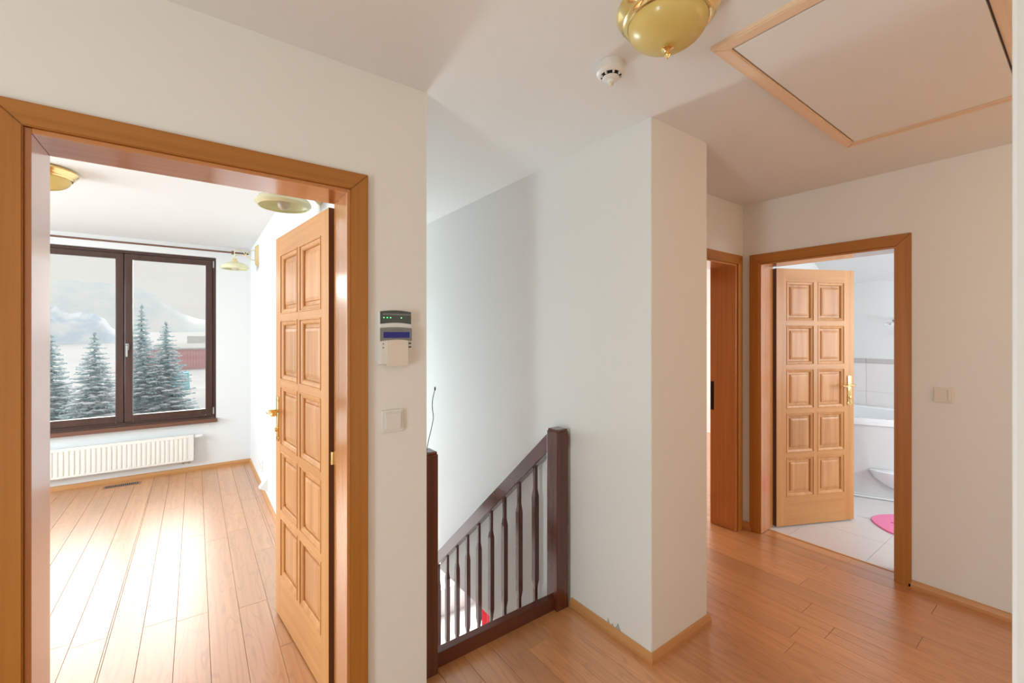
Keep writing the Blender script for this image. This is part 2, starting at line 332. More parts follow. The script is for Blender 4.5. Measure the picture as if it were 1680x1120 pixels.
for k in range(k0, k1):
    a = x_ref + k * pw; b_ = a + pw
    cuts = sorted(set([a, b_] + [q for r in regions for q in r[:2] if a + .005 < q < b_ - .005] + [q for q in (1.644, 2.101) if a + .005 < q < b_ - .005]))
    joints = []; y = -1.6 - rng.random() * 1.2
    while y < 6.2: y += rng.choice((0.5, 0.9, 1.1, 1.3, 1.6, 1.8)); joints.append(y)
    spans = []
    for u, v in zip(cuts, cuts[1:]):
        if v - u < 0.0005: continue
        mid = (u + v) / 2; iv = []
        for r in regions:
            if r[0] - 1e-6 <= mid <= r[1] + 1e-6: iv.append([r[2], r[3]])
        iv.sort(); mg = []
        for q in iv:
            if mg and q[0] <= mg[-1][1] + 0.011: mg[-1][1] = max(mg[-1][1], q[1])
            else: mg.append(list(q))
        if 1.644 < mid < 2.101:
            mg = [[q[0], min(q[1], 1.20)] if q[0] < 1 else q for q in mg]
        if 1.30 < mid < 1.44:
            mg = [[0.1085, q[1]] if q[0] < 0 else q for q in mg]
        spans.append((u, v, mg))
    for u, v, mg in spans:
        for y0, y1 in mg:
            ys = [y0] + [j for j in joints if y0 + 0.12 < j < y1 - 0.12] + [y1]
            for p, q in zip(ys, ys[1:]):
                e = 0.0006
                far = (v < -0.6 and q < 1.4) or (u > 1.8 and p > 1.9 and u > 4.4) or (q < 0.15 and u < 1.6)
                if far or npl >= 285:
                    box(rest, u + e, v - e, p + e, q - e, -0.016, 0.0); continue
                bm = bmesh.new(); box(bm, u + e, v - e, p + e, q - e, -0.016, 0.0)
                top = [ed for ed in bm.edges if all(vv.co.z > -1e-4 for vv in ed.verts)]
                bmesh.ops.bevel(bm, geom=top, offset=0.0009, segments=1, affect='EDGES')
                obj('plank', bm, M['plank'], floor, world=True); npl += 1
pr = obj('plank', rest, M['plank'], floor, world=True); pr['kind'] = 'stuff'

# ceiling of the bathroom: level near the door, sloping down under the roof to a low wall
bc = bmesh.new()
prism(bc, [(3.45, ZC), (4.75, ZC), (5.78, 2.02), (6.0, 2.02), (6.0, ZT), (3.45, ZT)], -1.35, 1.93, 'y')
obj('ceiling', bc, M['tilew'], **ST)
# bathroom floor in large tiles
bfl = obj('floor', bxs((3.47, 6.0, -1.5, 1.815, -0.3, -0.014)), M['grout'], **ST)
for i in range(6):
    for j in range(7):
        x0 = 3.479 + i * 0.42; y0 = -1.35 + j * 0.452
        bm = bmesh.new(); box(bm, x0 + .001, min(x0 + 0.419, 5.98), y0 + .001, y0 + 0.451, -0.014, 0.0)
        obj('tile', bm, M['ftile'], bfl, world=True)
obj('trim_1', bxs((3.466, 3.479, 0.742, 1.485, -0.016, 0.003)), M['skirty'], **ST)
# bathroom walls with tiles and border
bw = obj('wall_bath_far', bxs((5.78, 6.0, -1.35, 1.815, -0.3, 2.1)), M['tilew'], **ST)
for j in range(9):
    y1 = 1.80 - j * 0.30
    for zz, mt in ((0.56, 'tile'), (0.86, 'tile')):
        bm = bmesh.new(); box(bm, 5.772, 5.781, y1 - 0.298, y1, zz, zz + 0.2985); obj('tile', bm, M[mt], bw, world=True)
    bm = bmesh.new(); box(bm, 5.768, 5.781, y1 - 0.298, y1, 1.16, 1.208); obj('border_tile', bm, M['border'], bw, world=True)
obj('wall_bath_side', bxs((3.54, 4.1, -1.5, -1.35, -0.3, ZC), (5.4, 6.0, -1.5, -1.35, -0.3, ZC), (4.1, 5.4, -1.5, -1.35, -0.3, 0.85), (4.1, 5.4, -1.5, -1.35, 2.15, ZC)), M['tilew'], **ST)

# lower storey seen through the balusters
obj('floor', bxs((0.5, 5.2, -0.5, 6.05, -2.95, -2.75)), M['ftile'], **ST)
obj('wall_lower', bxs((4.6, 4.8, 0.4, 6.05, -2.75, -0.3), (0.514, 4.8, 0.3, 0.45, -2.75, -0.3), (1.80, 1.95, 5.85, 6.05, -2.75, -0.3), (3.9, 4.8, 5.85, 6.05, -2.75, -0.3), (1.95, 3.9, 5.85, 6.05, -0.7, -0.3), (1.95, 3.9, 5.85, 6.05, -2.75, -2.35), (0.514, 0.752, 0.4, 1.8, -2.75, -0.3)), M['wall'], **ST)

# skirting boards: thin bevelled strips
def skirting(name, pts, nx, ny, h=0.042, t0=0.010, t1=0.016, mitre=(0, 0)):
    """straight run from pts[0] to pts[1] along a wall whose room side is (nx, ny)"""
    (x0, y0), (x1, y1) = pts
    bm = bmesh.new()
    prof = [(0, 0), (t1, 0), (t1, h * 0.45), (t0 * 0.8, h * 0.92), (t0 * 0.5, h), (0, h)]
    rings = []
    d = Vector((x1 - x0, y1 - y0)).normalized()
    for (x, y), mk in (((x0, y0), -mitre[0]), ((x1, y1), mitre[1])):
        rings.append([bm.verts.new((x + nx * p + d.x * p * mk, y + ny * p + d.y * p * mk, z)) for p, z in prof])
    bm.faces.new(rings[0]); bm.faces.new(rings[1][::-1]); n = len(prof)
    for i in range(n): bm.faces.new((rings[0][i], rings[1][i], rings[1][(i + 1) % n], rings[0][(i + 1) % n]))
    bmesh.ops.recalc_face_normals(bm, faces=bm.faces)
    return obj(name, bm, M['skirt'] if abs(d.x) > abs(d.y) else M['skirty'], **ST)
skirting('baseboard_pillar', ((1.644, 1.70), (1.644, 1.194)), -1, 0, mitre=(0, 1))
skirting('baseboard_pillar', ((1.644, 1.194), (2.101, 1.194)), 0, -1, mitre=(1, 1))
skirting('baseboard_pillar', ((2.101, 1.194), (2.101, 1.62)), 1, 0, mitre=(1, 0))
skirting('baseboard_end', ((2.117, 1.62), (2.43, 1.62)), 0, -1)
skirting('baseboard_end', ((3.323, 1.62), (XB, 1.62)), 0, -1, h=.055)
skirting('baseboard_right', ((XB, 0.672), (XB, -1.35)), -1, 0)
skirting('baseboard_right', ((XB, 1.604), (XB, 1.555)), -1, 0, h=.055)
skirting('baseboard_window', ((-3.0, 5.80), (0.514, 5.80)), 0, -1)
skirting('baseboard_room', ((0.514, 5.784), (0.514, 1.86)), -1, 0)
skirting('baseboard_front', ((0.515, YA), (0.752, YA)), 0, -1)
for tri in ([(1.452, .043), (1.436, .043), (1.445, .068)], [(1.400, .043), (1.366, .043), (1.384, .072), (1.391, .060)], [(1.425, .043), (1.410, .043), (1.418, .055)]):
    bm = bmesh.new(); prism(bm, tri, 1.6436, 1.6446, 'x'); obj('paint_chip', bm, M['chip'], pillar, world=True)

# ---------------------------------------------------------------- windows
def window(name, x0, x1, z0, z1, y, split=True, part_mat='winframe'):
    """casement window facing -y, built at depth y..y+0.07"""
    wn_ = empty(name, ((x0 + x1) / 2, y, z0), **ST)
    f = 0.030
    obj('window_frame', bxs((x0, x0 + f, y, y + .07, z0, z1), (x1 - f, x1, y, y + .07, z0, z1), (x0 + f, x1 - f, y, y + .07, z1 - f, z1), (x0 + f, x1 - f, y, y + .07, z0, z0 + f), (x0 + f - .001, x0 + f + .012, y + .051, y + .07, z0 + f, z1 - f), (x1 - f - .012, x1 - f + .001, y + .051, y + .07, z0 + f, z1 - f), ((x0 + x1) / 2 - .02, (x0 + x1) / 2 + .02, y + .051, y + .07, z0 + f, z1 - f), bev=.002), M[part_mat], wn_, world=True)
    n = 2 if split else 1; mid = (x0 + x1) / 2
    halves = [(x0 + f + .003, mid - .003), (mid + .003, x1 - f - .003)] if split else [(x0 + f + .003, x1 - f - .003)]
    g = 0.062
    for (a, b_) in halves:
        zz0, zz1 = z0 + f + .003, z1 - f - .003
        s = obj('sash', bxs((a, a + g, y - .012, y + .05, zz0, zz1), (b_ - g, b_, y - .012, y + .05, zz0, zz1), (a + g, b_ - g, y - .012, y + .05, zz1 - g + .008, zz1), (a + g, b_ - g, y - .012, y + .05, zz0, zz0 + g + .006), bev=.005), M[part_mat], wn_, world=True)
        obj('pane', bxs((a + g - .006, b_ - g + .006, y + .012, y + .018, zz0 + g - .004, zz1 - g + .012)), M['glass'], s, world=True)
    return wn_
w1 = window('window_1', -1.345, 0.186, 0.545, 2.312, 5.84)
# handle on the right sash's inner stile, hinge caps at the right edge
hb = bxs((-0.566, -0.540, 5.805, 5.829, 1.305, 1.372), bev=.004); tube(hb, smoothpts([(-0.553, 5.81, 1.35), (-0.553, 5.775, 1.35), (-0.553, 5.765, 1.335), (-0.553, 5.765, 1.24)], 5), [.009] * 15 + [.007], 8)
obj('handle', hb, M['steel'], w1, world=True, smooth=True, label='grey metal window handle')
obj('hinge', bxs((0.156, 0.170, 5.818, 5.832, 2.20, 2.275), bev=.003), M['steel'], w1, world=True)
obj('hinge', bxs((0.156, 0.170, 5.818, 5.832, 0.585, 0.66), bev=.003), M['steel'], w1, world=True)
obj('window_sill', bxs((-1.36, 0.196, 5.735, 5.845, 0.506, 0.545), bev=.004), M['sill'], w1, world=True)
w2 = empty('added_window_2', (-3.1, 3.8, 0.5), **ST)  # unseen window, added as an opening for the west fill light
obj('window_frame', bxs((-3.15, -3.08, 2.75, 2.83, 0.5, 2.35), (-3.15, -3.08, 4.77, 4.85, 0.5, 2.35), (-3.15, -3.08, 2.83, 4.77, 0.5, 0.6), (-3.15, -3.08, 2.83, 4.77, 2.25, 2.35), (-3.15, -3.08, 3.76, 3.84, 0.6, 2.25)), M['winframe'], w2, world=True)
w3 = empty('window_3', (1.15, 5.88, -0.45), **ST)
obj('window_frame', bxs((0.80, 0.83, 5.86, 5.90, -0.45, 1.55), (1.47, 1.50, 5.86, 5.90, -0.45, 1.55), (0.83, 1.47, 5.86, 5.90, -0.45, -0.40), (0.83, 1.47, 5.86, 5.90, 1.50, 1.55)), M['winframe'], w3, world=True)
w4 = empty('window_4', (-2.3, 0.35, 0.30), **ST)
obj('window_frame', bxs((-2.35, -2.29, -0.35, -0.29, 0.30, 1.65), (-2.35, -2.29, 0.99, 1.05, 0.30, 1.65), (-2.35, -2.29, -0.29, 0.99, 0.30, 0.36), (-2.35, -2.29, -0.29, 0.99, 1.59, 1.65)), M['winframe'], w4, world=True)

# ---------------------------------------------------------------- doors
def ringset(bm, rects, y):
    """nested rectangles (inset profile) -> bevelled panel surface; rects: list of (x0,x1,z0,z1,y)"""
    vs_ = [[bm.verts.new(p) for p in ((a, yy, c), (b_, yy, c), (b_, yy, d), (a, yy, d))] for a, b_, c, d, yy in rects]
    for p, q in zip(vs_, vs_[1:]):
        for i in range(4): bm.faces.new((p[i], p[(i + 1) % 4], q[(i + 1) % 4], q[i]))
    return vs_
def moldmesh(pwid, ph):
    bm = bmesh.new(); prof = [(0.0, .0200), (.0015, .0228), (.006, .0228), (.008, .018), (.013, .0165), (.021, .0145), (.026, .010), (.0265, .003)]
    for s in (-1, 1):
        ringset(bm, [(i, pwid - i, i, ph - i, s * t) for i, t in prof], 0)
    bmesh.ops.recalc_face_normals(bm, faces=bm.faces)
    return bm
def fieldmesh(pwid, ph):
    bm = bmesh.new(); prof = [(.024, .0035), (.042, .0035), (.0445, .0095), (.058, .0125)]
    for s in (-1, 1):
        v = ringset(bm, [(i, pwid - i, i, ph - i, s * t) for i, t in prof], 0); bm.faces.new(v[-1])
    i, t = prof[0]
    bmesh.ops.recalc_face_normals(bm, faces=bm.faces)
    return bm
def make_leaf(parent, loc, rz, wid, lever=1, hand_z=1.065):
    h = 1.953; z0 = 0.010; s = 0.088; mdl = 0.034; tr, br, gp = 0.095, 0.216, 0.032; T = .020
    pwid = (wid - 2 * s - mdl) / 2; ph = (h - tr - br - 4 * gp) / 5
    bm = bmesh.new()
    box(bm, 0, s, -T, T, 0, h, 0); box(bm, wid - s, wid, -T, T, 0, h, 0)
    box(bm, s, wid - s, -T, T, 0, br, 1); box(bm, s, wid - s, -T, T, h - tr, h, 1)
    box(bm, s + pwid, s + pwid + mdl, -T, T, br, h - tr, 0)
    for r in range(1, 5):
        zz = br + r * ph + (r - 1) * gp
        for c in range(2):
            xx = s + c * (pwid + mdl); box(bm, xx, xx + pwid, -T, T, zz, zz + gp, 1)
    me = bpy.data.meshes.new('door_leaf'); bm.to_mesh(me); bm.free(); me.materials.append(M['leafv']); me.materials.append(M['leafh'])
    leaf = bpy.data.objects.new('door_leaf', me); COL.objects.link(leaf); leaf.parent = parent
    Rm = tocal(parent)
    leaf.location = Rm.inverted() @ Vector((loc[0], loc[1], z0)); leaf.rotation_euler = (0, 0, rz - Rm.to_euler().z)
    WM[leaf.name] = Matrix.Translation((loc[0], loc[1], z0)) @ Matrix.Rotation(rz, 4, 'Z')
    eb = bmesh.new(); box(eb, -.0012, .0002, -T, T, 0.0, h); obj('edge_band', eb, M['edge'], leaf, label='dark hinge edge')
    mm = fm = None
    for r in range(5):
        for c in range(2):
            xx = s + c * (pwid + mdl); zz = br + r * (ph + gp)
            if mm is None:
                mm = obj('panel_molding', moldmesh(pwid, ph), M['leafv'], leaf, org=(0, 0, 0)); fm = obj('panel', fieldmesh(pwid, ph), M['field'], leaf, org=(0, 0, 0))
                a, b_ = mm, fm
            else:
                a = mm.copy(); b_ = fm.copy(); COL.objects.link(a); COL.objects.link(b_)
            a.location = (xx, 0, zz); b_.location = (xx, 0, zz)
    # handles: long plate, lever turned towards the hinge, key turn
    xc = wid - 0.044; hz = hand_z - z0
    for sg in (-1, 1):
        bm = bmesh.new(); y1 = sg * T; y2 = sg * (T + .007)
        box(bm, xc - .017, xc + .017, min(y1, y2), max(y1, y2), hz - .155, hz + .075, bev=.0025)
        box(bm, xc - .020, xc + .020, min(y1, y2), max(y1, y2), hz + .052, hz + .066, bev=.002)
        box(bm, xc - .020, xc + .020, min(y1, y2), max(y1, y2), hz - .146, hz - .132, bev=.002)
        tube(bm, smoothpts([(xc, sg * T, hz), (xc, sg * (T + .040), hz), (xc - .012, sg * (T + .052), hz), (xc - .05, sg * (T + .052), hz + .004), (xc - .09, sg * (T + .050), hz - .004), (xc - .112, sg * (T + .046), hz + .002)], 5),
             [.010] * 8 + [.0085] * 8 + [.0075] * 5 + [.009] * 3 + [.010] * 2, 10)
        lathe(bm, [(.013, 0), (.013, .004), (.010, .010), (0, .012)], 14, mat=Matrix.Translation((xc, sg * (T + .006), hz - .095)) @ Matrix.Rotation(-sg * PI / 2, 4, 'X'))
        o = obj('handle', bm, M['brass'], leaf, smooth=True, org=(xc, 0, hz), label='polished brass lever handle on a long plate')
    return leaf
def make_frame(name, loc, rz, wd, depth, hc=1.972, cw=0.066, rebate=0.013):
    """lining and mitred casing; local x along the wall, y into the wall, origin at the left inner edge of the opening"""
    d = empty(name, (loc[0], loc[1], 0), rz, **ST)
    a = rebate; t = 0.016
    def cas(poly, mat):
        bm = bmesh.new(); prism(bm, poly, -t, 0.0, 'y')
        fr_ = [e for e in bm.edges if all(v.co.y < -t + 1e-5 for v in e.verts)]
        bmesh.ops.bevel(bm, geom=fr_, offset=.0025, segments=2, affect='EDGES')
        return bm
    xo = -a - cw; zi = hc + a; zo = zi + cw; e = .0005
    obj('casing', cas([(xo, 0), (-a, 0), (-a, zi - e), (xo, zo - e)], 0), M['oakv'], d)
    obj('casing', cas([(wd + a, 0), (wd - xo, 0), (wd - xo, zo - e), (wd + a, zi - e)], 0), M['oakv'], d)
    obj('casing', cas([(-a, zi + e), (wd + a, zi + e), (wd - xo, zo + e), (xo, zo + e)], 0), M['oakh'], d)
    L0 = -0.004
    obj('lining', bxs((-.013 - .0, 0, L0, depth, 0, hc + .013), bev=.0015), M['liningv'], d)
    obj('lining', bxs((wd, wd + .013, L0, depth, 0, hc + .013), bev=.0015), M['liningv'], d)
    obj('lining', bxs((0, wd, L0, depth, hc, hc + .013), bev=.0015), M['liningh'], d)
    # casing on the far face too
    def casb(poly):
        bm = bmesh.new(); prism(bm, poly, depth, depth + t * .8, 'y'); return bm
    return d
dA = make_frame('door_1', (-0.336, YA), 0.0, 0.776, 0.173, cw=0.060)
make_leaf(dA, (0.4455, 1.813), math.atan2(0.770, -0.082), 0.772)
hb = bmesh.new(); lathe(hb, [(0, 0), (.007, 0), (.007, .05), (0, .052)], 10, c=(0.437, 1.795, 0.95)); obj('hinge', hb, M['brass'], dA, world=True, smooth=True)
dB = make_frame('door_2', (XB, 1.487), -PI / 2, 0.747, 0.186)
ang = math.atan2(-0.295, 0.635)
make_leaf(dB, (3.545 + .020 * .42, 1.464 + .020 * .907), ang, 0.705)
dC = make_frame('door_3', (2.517, 1.620), 0.0, 0.723, 0.195)
bm = bxs((3.2385, 3.2400, 1.785, 1.812, 0.88, 1.10)); box(bm, 3.2375, 3.2386, 1.790, 1.807, .93, .965); box(bm, 3.2375, 3.2386, 1.790, 1.807, 1.03, 1.065)
obj('strike_plate', bm, M['dark'], dC, world=True, label='dark metal strike plate on the lining')
# leaf of the third door, swung open against the wall out of sight behind the pillar
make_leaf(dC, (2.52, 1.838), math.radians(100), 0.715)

# ---------------------------------------------------------------- stair railing
rl = empty('stair_railing', (1.58, 1.74, 0), label='dark red-brown wooden stair railing with newel posts and sloping handrail', category='railing')
def newel(x0, x1, y0, y1, z1):
    bm = bmesh.new(); box(bm, x0, x1, y0, y1, 0, z1 - .012, bev=.003); box(bm, x0 + .002, x1 - .002, y0 + .002, y1 - .002, z1 - .014, z1, bev=.006); return bm
obj('newel_post', newel(1.5365, 1.6165, 1.700, 1.783, 0.957), M['rail'], rl, world=True)
obj('newel_post', newel(0.760, 0.845, 1.695, 1.778, 0.958), M['rail'], rl, world=True)
obj('bottom_rail', bxs((0.846, 1.536, 1.723, 1.765, 0.0, 0.066), bev=.003), M['railx'], rl, world=True)
obj('wall_block', bxs((1.6165, 1.6435, 1.735, 1.765, 0.845, 0.925), bev=.002), M['rail'], rl, world=True)
SL = 0.89; XH = 1.578
def hz_(y): return 0.889 - (y - 1.838) * SL
def slopebox(x0, x1, y0, y1, zt, zb):
    bm = bmesh.new(); prism(bm, [(y0, zt(y0)), (y1, zt(y1)), (y1, zb(y1)), (y0, zb(y0))], x0, x1, 'x')
    bmesh.ops.bevel(bm, geom=list(bm.edges), offset=.004, segments=2, affect='EDGES'); return bm
obj('handrail', slopebox(1.553, 1.603, 1.783, 4.55, hz_, lambda y: hz_(y) - .105), M['raily'], rl, world=True, smooth=True)
obj('string_board', slopebox(1.560, 1.596, 1.783, 4.55, lambda y: -0.098 - (y - 1.93) * SL, lambda y: -0.20 - (y - 1.93) * SL), M['raily'], rl, world=True)
def balmesh():
    bm = bmesh.new()
    st = [(-.125, .0095), (-.002, .0095), (.012, .011), (.045, .0150), (.52, .0150), (.553, .011), (.567, .0095), (.70, .0095)]
    rings = []
    for z, r in st: rings.append([bm.verts.new((sx * r, sy * r, z)) for sx, sy in ((-1, -1), (1, -1), (1, 1), (-1, 1))])
    for a, b_ in zip(rings, rings[1:]):
        for i in range(4): bm.faces.new((a[i], a[(i + 1) % 4], b_[(i + 1) % 4], b_[i]))
    bm.faces.new(rings[0][::-1]); bm.faces.new(rings[-1])
    return bm
b0 = obj('baluster', balmesh(), M['rail'], rl, world=False, org=(0, 0, 0))
for i in range(16):
    y = 1.932 + i * 0.1535
    o = b0 if i == 0 else b0.copy()
    if i: COL.objects.link(o)
    o.location = (XH - 1.58, y - 1.74, 0.012 - (y - 1.932) * SL)
# stairs
st = empty('staircase', (1.2, 1.80, 0), label='flight of wooden stairs going down behind the dark railing', category='stairs')
for i in range(14):
    y = 1.80 + i * 0.205; z = -0.19 - i * 0.1825
    if z - .1 < -2.75: break
    obj('tread', bxs((0.755, 1.555, y, y + 0.235, z - .035, z), bev=.003), M['skirt'], st, world=True)
    obj('riser', bxs((0.755, 1.555, y, y + .016, z, z + .148 if i else -0.017)), M['tilew'], st, world=True)
# cable
cb = bmesh.new(); pts = [(0.806, 1.728, 0.957), (0.813, 1.725, 1.0), (0.826, 1.72, 1.06), (0.834, 1.72, 1.10), (0.8305, 1.72, 1.135), (0.829, 1.72, 1.16), (0.833, 1.72, 1.19), (0.842, 1.72, 1.222)]
tube(cb, smoothpts(pts, 6), 0.0016, 6)
lathe(cb, [(0, 0), (.003, .001), (.0035, .010), (.0015, .016), (0, .017)], 8, c=(0.842, 1.72, 1.218))
obj('cable', cb, M['black'], label='thin black loose cable sticking up from the left newel post', category='cable')

# ---------------------------------------------------------------- ceiling things in the hall
hl = empty('ceiling_lamp', (1.125, 0.762, ZC), label='large round brass ceiling lamp with an amber dome, on the hall ceiling', category='lamp', group='brass ceiling lamps')
def ceiling_lamp(root, R=0.146):
    k = R / 0.146
    bm = bmesh.new(); lathe(bm, [(0, 0), (.125 * k, 0), (.138 * k, -.004), (.145 * k, -.012), (.146 * k, -.020), (.140 * k, -.030), (.130 * k, -.038), (.1275 * k, -.046), (.122 * k, -.050), (.1195 * k, -.056), (.114 * k, -.058), (.112 * k, -.052)], 64)
    obj('canopy', bm, M['brass'], root, smooth=True, org=(0, 0, 0))
    bm = bmesh.new(); lathe(bm, [(.113 * k * math.cos(a), -.054 - .070 * math.sin(a)) for a in [i * PI / 2 / 14 for i in range(14)]] + [(0, -.124)], 64)
    obj('glass_dome', bm, M['amber'], root, smooth=True, org=(0, 0, 0))
    bm = bmesh.new(); lathe(bm, [(0, -.122), (.012, -.124), (.0165, -.127), (.017, -.131), (.010, -.134), (.006, -.138), (.0075, -.144), (.0085, -.149), (.005, -.155), (.003, -.158), (0, -.159)], 24)
    for i in range(18):
        a = i * 2 * PI / 18; lathe(bm, [(0, -.0022), (.002, 0), (0, .0022)], 6, c=(.0165 * math.cos(a), .0165 * math.sin(a), -.129))
    obj('finial', bm, M['brass'], root, smooth=True, org=(0, 0, 0))
ceiling_lamp(hl)
rlamp = empty('ceiling_lamp', (-0.715, 3.66, ZC), label='brass ceiling lamp beyond the door, half hidden by the door frame', category='lamp', group='brass ceiling lamps')
ceiling_lamp(rlamp, 0.150)

sdt = empty('smoke_detector', (1.206, 1.048, ZC), label='small round white smoke detector on the hall ceiling beside the brass lamp', category='smoke detector')
bm = bmesh.new(); lathe(bm, [(0, 0), (.046, 0), (.048, -.003), (.048, -.024), (.0505, -.028), (.051, -.034), (.046, -.040), (.037, -.043)], 40)
obj('base', bm, M['plastic'], sdt, smooth=True, org=(0, 0, 0))
bm = bmesh.new(); lathe(bm, [(.037, -.0425), (.031, -.0395), (.030, -.050), (0, -.050)], 40)
obj('vent_recess', bm, M['dark'], sdt, smooth=True, org=(0, 0, 0))
bm = bmesh.new(); lathe(bm, [(.0295, -.046), (.030, -.0535), (.024, -.058), (.014, -.060), (.0125, -.064), (.0115, -.070), (0, -.071)], 40)
for i in range(8):
    a = i * PI / 4 + .2; v = box(bm, .027, .038, -.003, .003, -.049, -.041); bmesh.ops.rotate(bm, verts=v, cent=(0, 0, 0), matrix=Matrix.Rotation(a, 3, 'Z'))
obj('sensor_cap', bm, M['plastic'], sdt, smooth=True, org=(0, 0, 0))
bm = bmesh.new(); lathe(bm, [(.010, -.0705), (.0085, -.0755), (.004, -.078), (0, -.0785)], 16)
obj('test_button', bm, M['cream'], sdt, smooth=True, org=(0, 0, 0))

# attic hatch
ah = empty('attic_hatch', (2.04, 0.48, ZC), label='large attic hatch with light pine edging in the hall ceiling', category='hatch')
hx0, hx1, hy0, hy1 = 1.405, 2.695, 0.150, 0.786; fw = 0.046; z1, z0 = ZC, ZC - 0.018
def flat(poly, za, zb):
    bm = bmesh.new(); prism(bm, poly, za, zb, 'z')
    es = [e for e in bm.edges if all(v.co.z < min(za, zb) + 1e-5 for v in e.verts)]
    bmesh.ops.bevel(bm, geom=es, offset=.004, segments=2, affect='EDGES'); return bm
ii = (hx0 + fw, hx1 - fw, hy0 + fw, hy1 - fw)
obj('edging', flat([(hx0, hy0), (ii[0], ii[2]), (ii[0], ii[3]), (hx0, hy1)], z0, z1), M['piney'], ah, world=True)
obj('edging', flat([(hx1, hy0), (hx1, hy1), (ii[1], ii[3]), (ii[1], ii[2])], z0, z1), M['piney'], ah, world=True)
obj('edging', flat([(hx0, hy1), (ii[0], ii[3]), (ii[1], ii[3]), (hx1, hy1)], z0, z1), M['pine'], ah, world=True)
obj('edging', flat([(hx0, hy0), (hx1, hy0), (ii[1], ii[2]), (ii[0], ii[2])], z0, z1), M['pine'], ah, world=True)
obj('gap', bxs((ii[0], ii[1], ii[2], ii[3], z1 - .004, z1)), M['bark'], ah, world=True)
g = .006
obj('hatch_door', bxs((ii[0] + g, ii[1] - g, ii[2] + g, ii[3] - g, z0 + .003, z1 - .003), bev=.001), M['ceiling'], ah, world=True)

# ---------------------------------------------------------------- wall things in the hall
kp = empty('alarm_keypad', (0.610, YA, 1.35), label='grey and white alarm keypad with a blue screen beside the left door', category='keypad')
y = YA
# upper indicator module
def arcplate(x0, x1, zb, zt, sag_t, sag_b, ya, yb, n=10):
    top = [(x0 + (x1 - x0) * i / n, zt + sag_t * math.sin(PI * i / n)) for i in range(n + 1)]
    bot = [(x1 - (x1 - x0) * i / n, zb + sag_b * math.sin(PI * i / n)) for i in range(n + 1)]
    bm = bmesh.new(); prism(bm, top + bot, ya, yb, 'y'); return bm
obj('indicator_body', arcplate(0.5555, 0.678, 1.488, 1.548, .005, 0.0, y - .017, y), M['plasticw'], kp, world=True)
obj('indicator_front', arcplate(0.5565, 0.677, 1.501, 1.5475, .005, .005, y - .021, y - .017), M['darkgrey'], kp, world=True)
for i in range(10):
    x = 0.5655 + i * .0112; obj('label_strip', bxs((x, x + .0098, y - .0218, y - .021, 1.5345, 1.5405)), M['greypl'], kp, world=True)
    obj('marking', bxs((x + .003, x + .0052, y - .0214, y - .021, 1.5115, 1.5137)), M['greypl'], kp, world=True)
for i in (0, 1, 2, 5):
    bm = bmesh.new(); x = 0.5695 + i * .0128 + (0.004 if i == 5 else 0); lathe(bm, [(.0024, 0), (.0022, .001), (0, .0014)], 10, mat=Matrix.Translation((x, y - .021, 1.5245)) @ Matrix.Rotation(PI / 2, 4, 'X'))
    obj('status_light', bm, M['led'], kp, world=True)
# lower keypad
obj('keypad_body', bxs((0.552, 0.679, y - .024, y, 1.350, 1.489), bev=.004), M['plastic'], kp, world=True)
obj('screen_surround', arcplate(0.5535, 0.6775, 1.436, 1.4845, .004, .007, y - .0275, y - .024), M['greypl'], kp, world=True)
obj('screen', bxs((0.566, 0.668, y - .0285, y - .0274, 1.4485, 1.4705)), M['blue'], kp, world=True, label='blue display')
for i in range(8):
    obj('marking', bxs((0.591 + i * .0068, 0.595 + i * .0068, y - .0279, y - .0274, 1.477, 1.4792)), M['darkgrey'], kp, world=True)
obj('flap', arcplate(0.578, 0.660, 1.343, 1.438, .004, 0.0, y - .033, y - .024), M['cream'], kp, world=True)
for zz in (1.427, 1.413):
    obj('button', bxs((0.6645, 0.676, y - .0265, y - .024, zz - .003, zz + .003), bev=.001), M['darkgrey'], kp, world=True)
    bm = bmesh.new(); prism(bm, [(0.563, zz - .003), (0.569, zz - .003), (0.566, zz + .003)], y - .0246, y - .0239, 'y'); obj('marking', bm, M['darkgrey'], kp, world=True)

s1 = empty('light_switch', (0.607, YA, 1.09), label='white rocker light switch below the alarm keypad', category='light switch')
obj('plate', bxs((0.566, 0.652, y - .009, y, 1.089, 1.175), bev=.003), M['plastic'], s1, world=True)
obj('inner_frame', bxs((0.575, 0.643, y - .0115, y - .008, 1.098, 1.166), bev=.002), M['plastic'], s1, world=True)
bm = bmesh.new(); prism(bm, [(y - .0115, 1.103), (y - .0135, 1.103), (y - .0175, 1.161), (y - .0115, 1.161)], 0.580, 0.638, 'x'); obj('rocker', bm, M['plastic'], s1, world=True)
s2 = empty('light_switch', (XB, 0.532, 1.085), label='white light switch on the wall right of the bathroom door', category='light switch')
X = XB
obj('plate', bxs((X - .009, X, 0.488, 0.570, 1.084, 1.166), bev=.003), M['cream'], s2, world=True)
bm = bmesh.new(); prism(bm, [(X - .009, 1.096), (X - .011, 1.096), (X - .016, 1.156), (X - .009, 1.156)], 0.512, 0.562, 'y'); obj('rocker', bm, M['cream'], s2, world=True)
obj('rocker', bxs((X - .014, X - .008, 0.494, 0.508, 1.096, 1.156), bev=.001), M['cream'], s2, world=True)

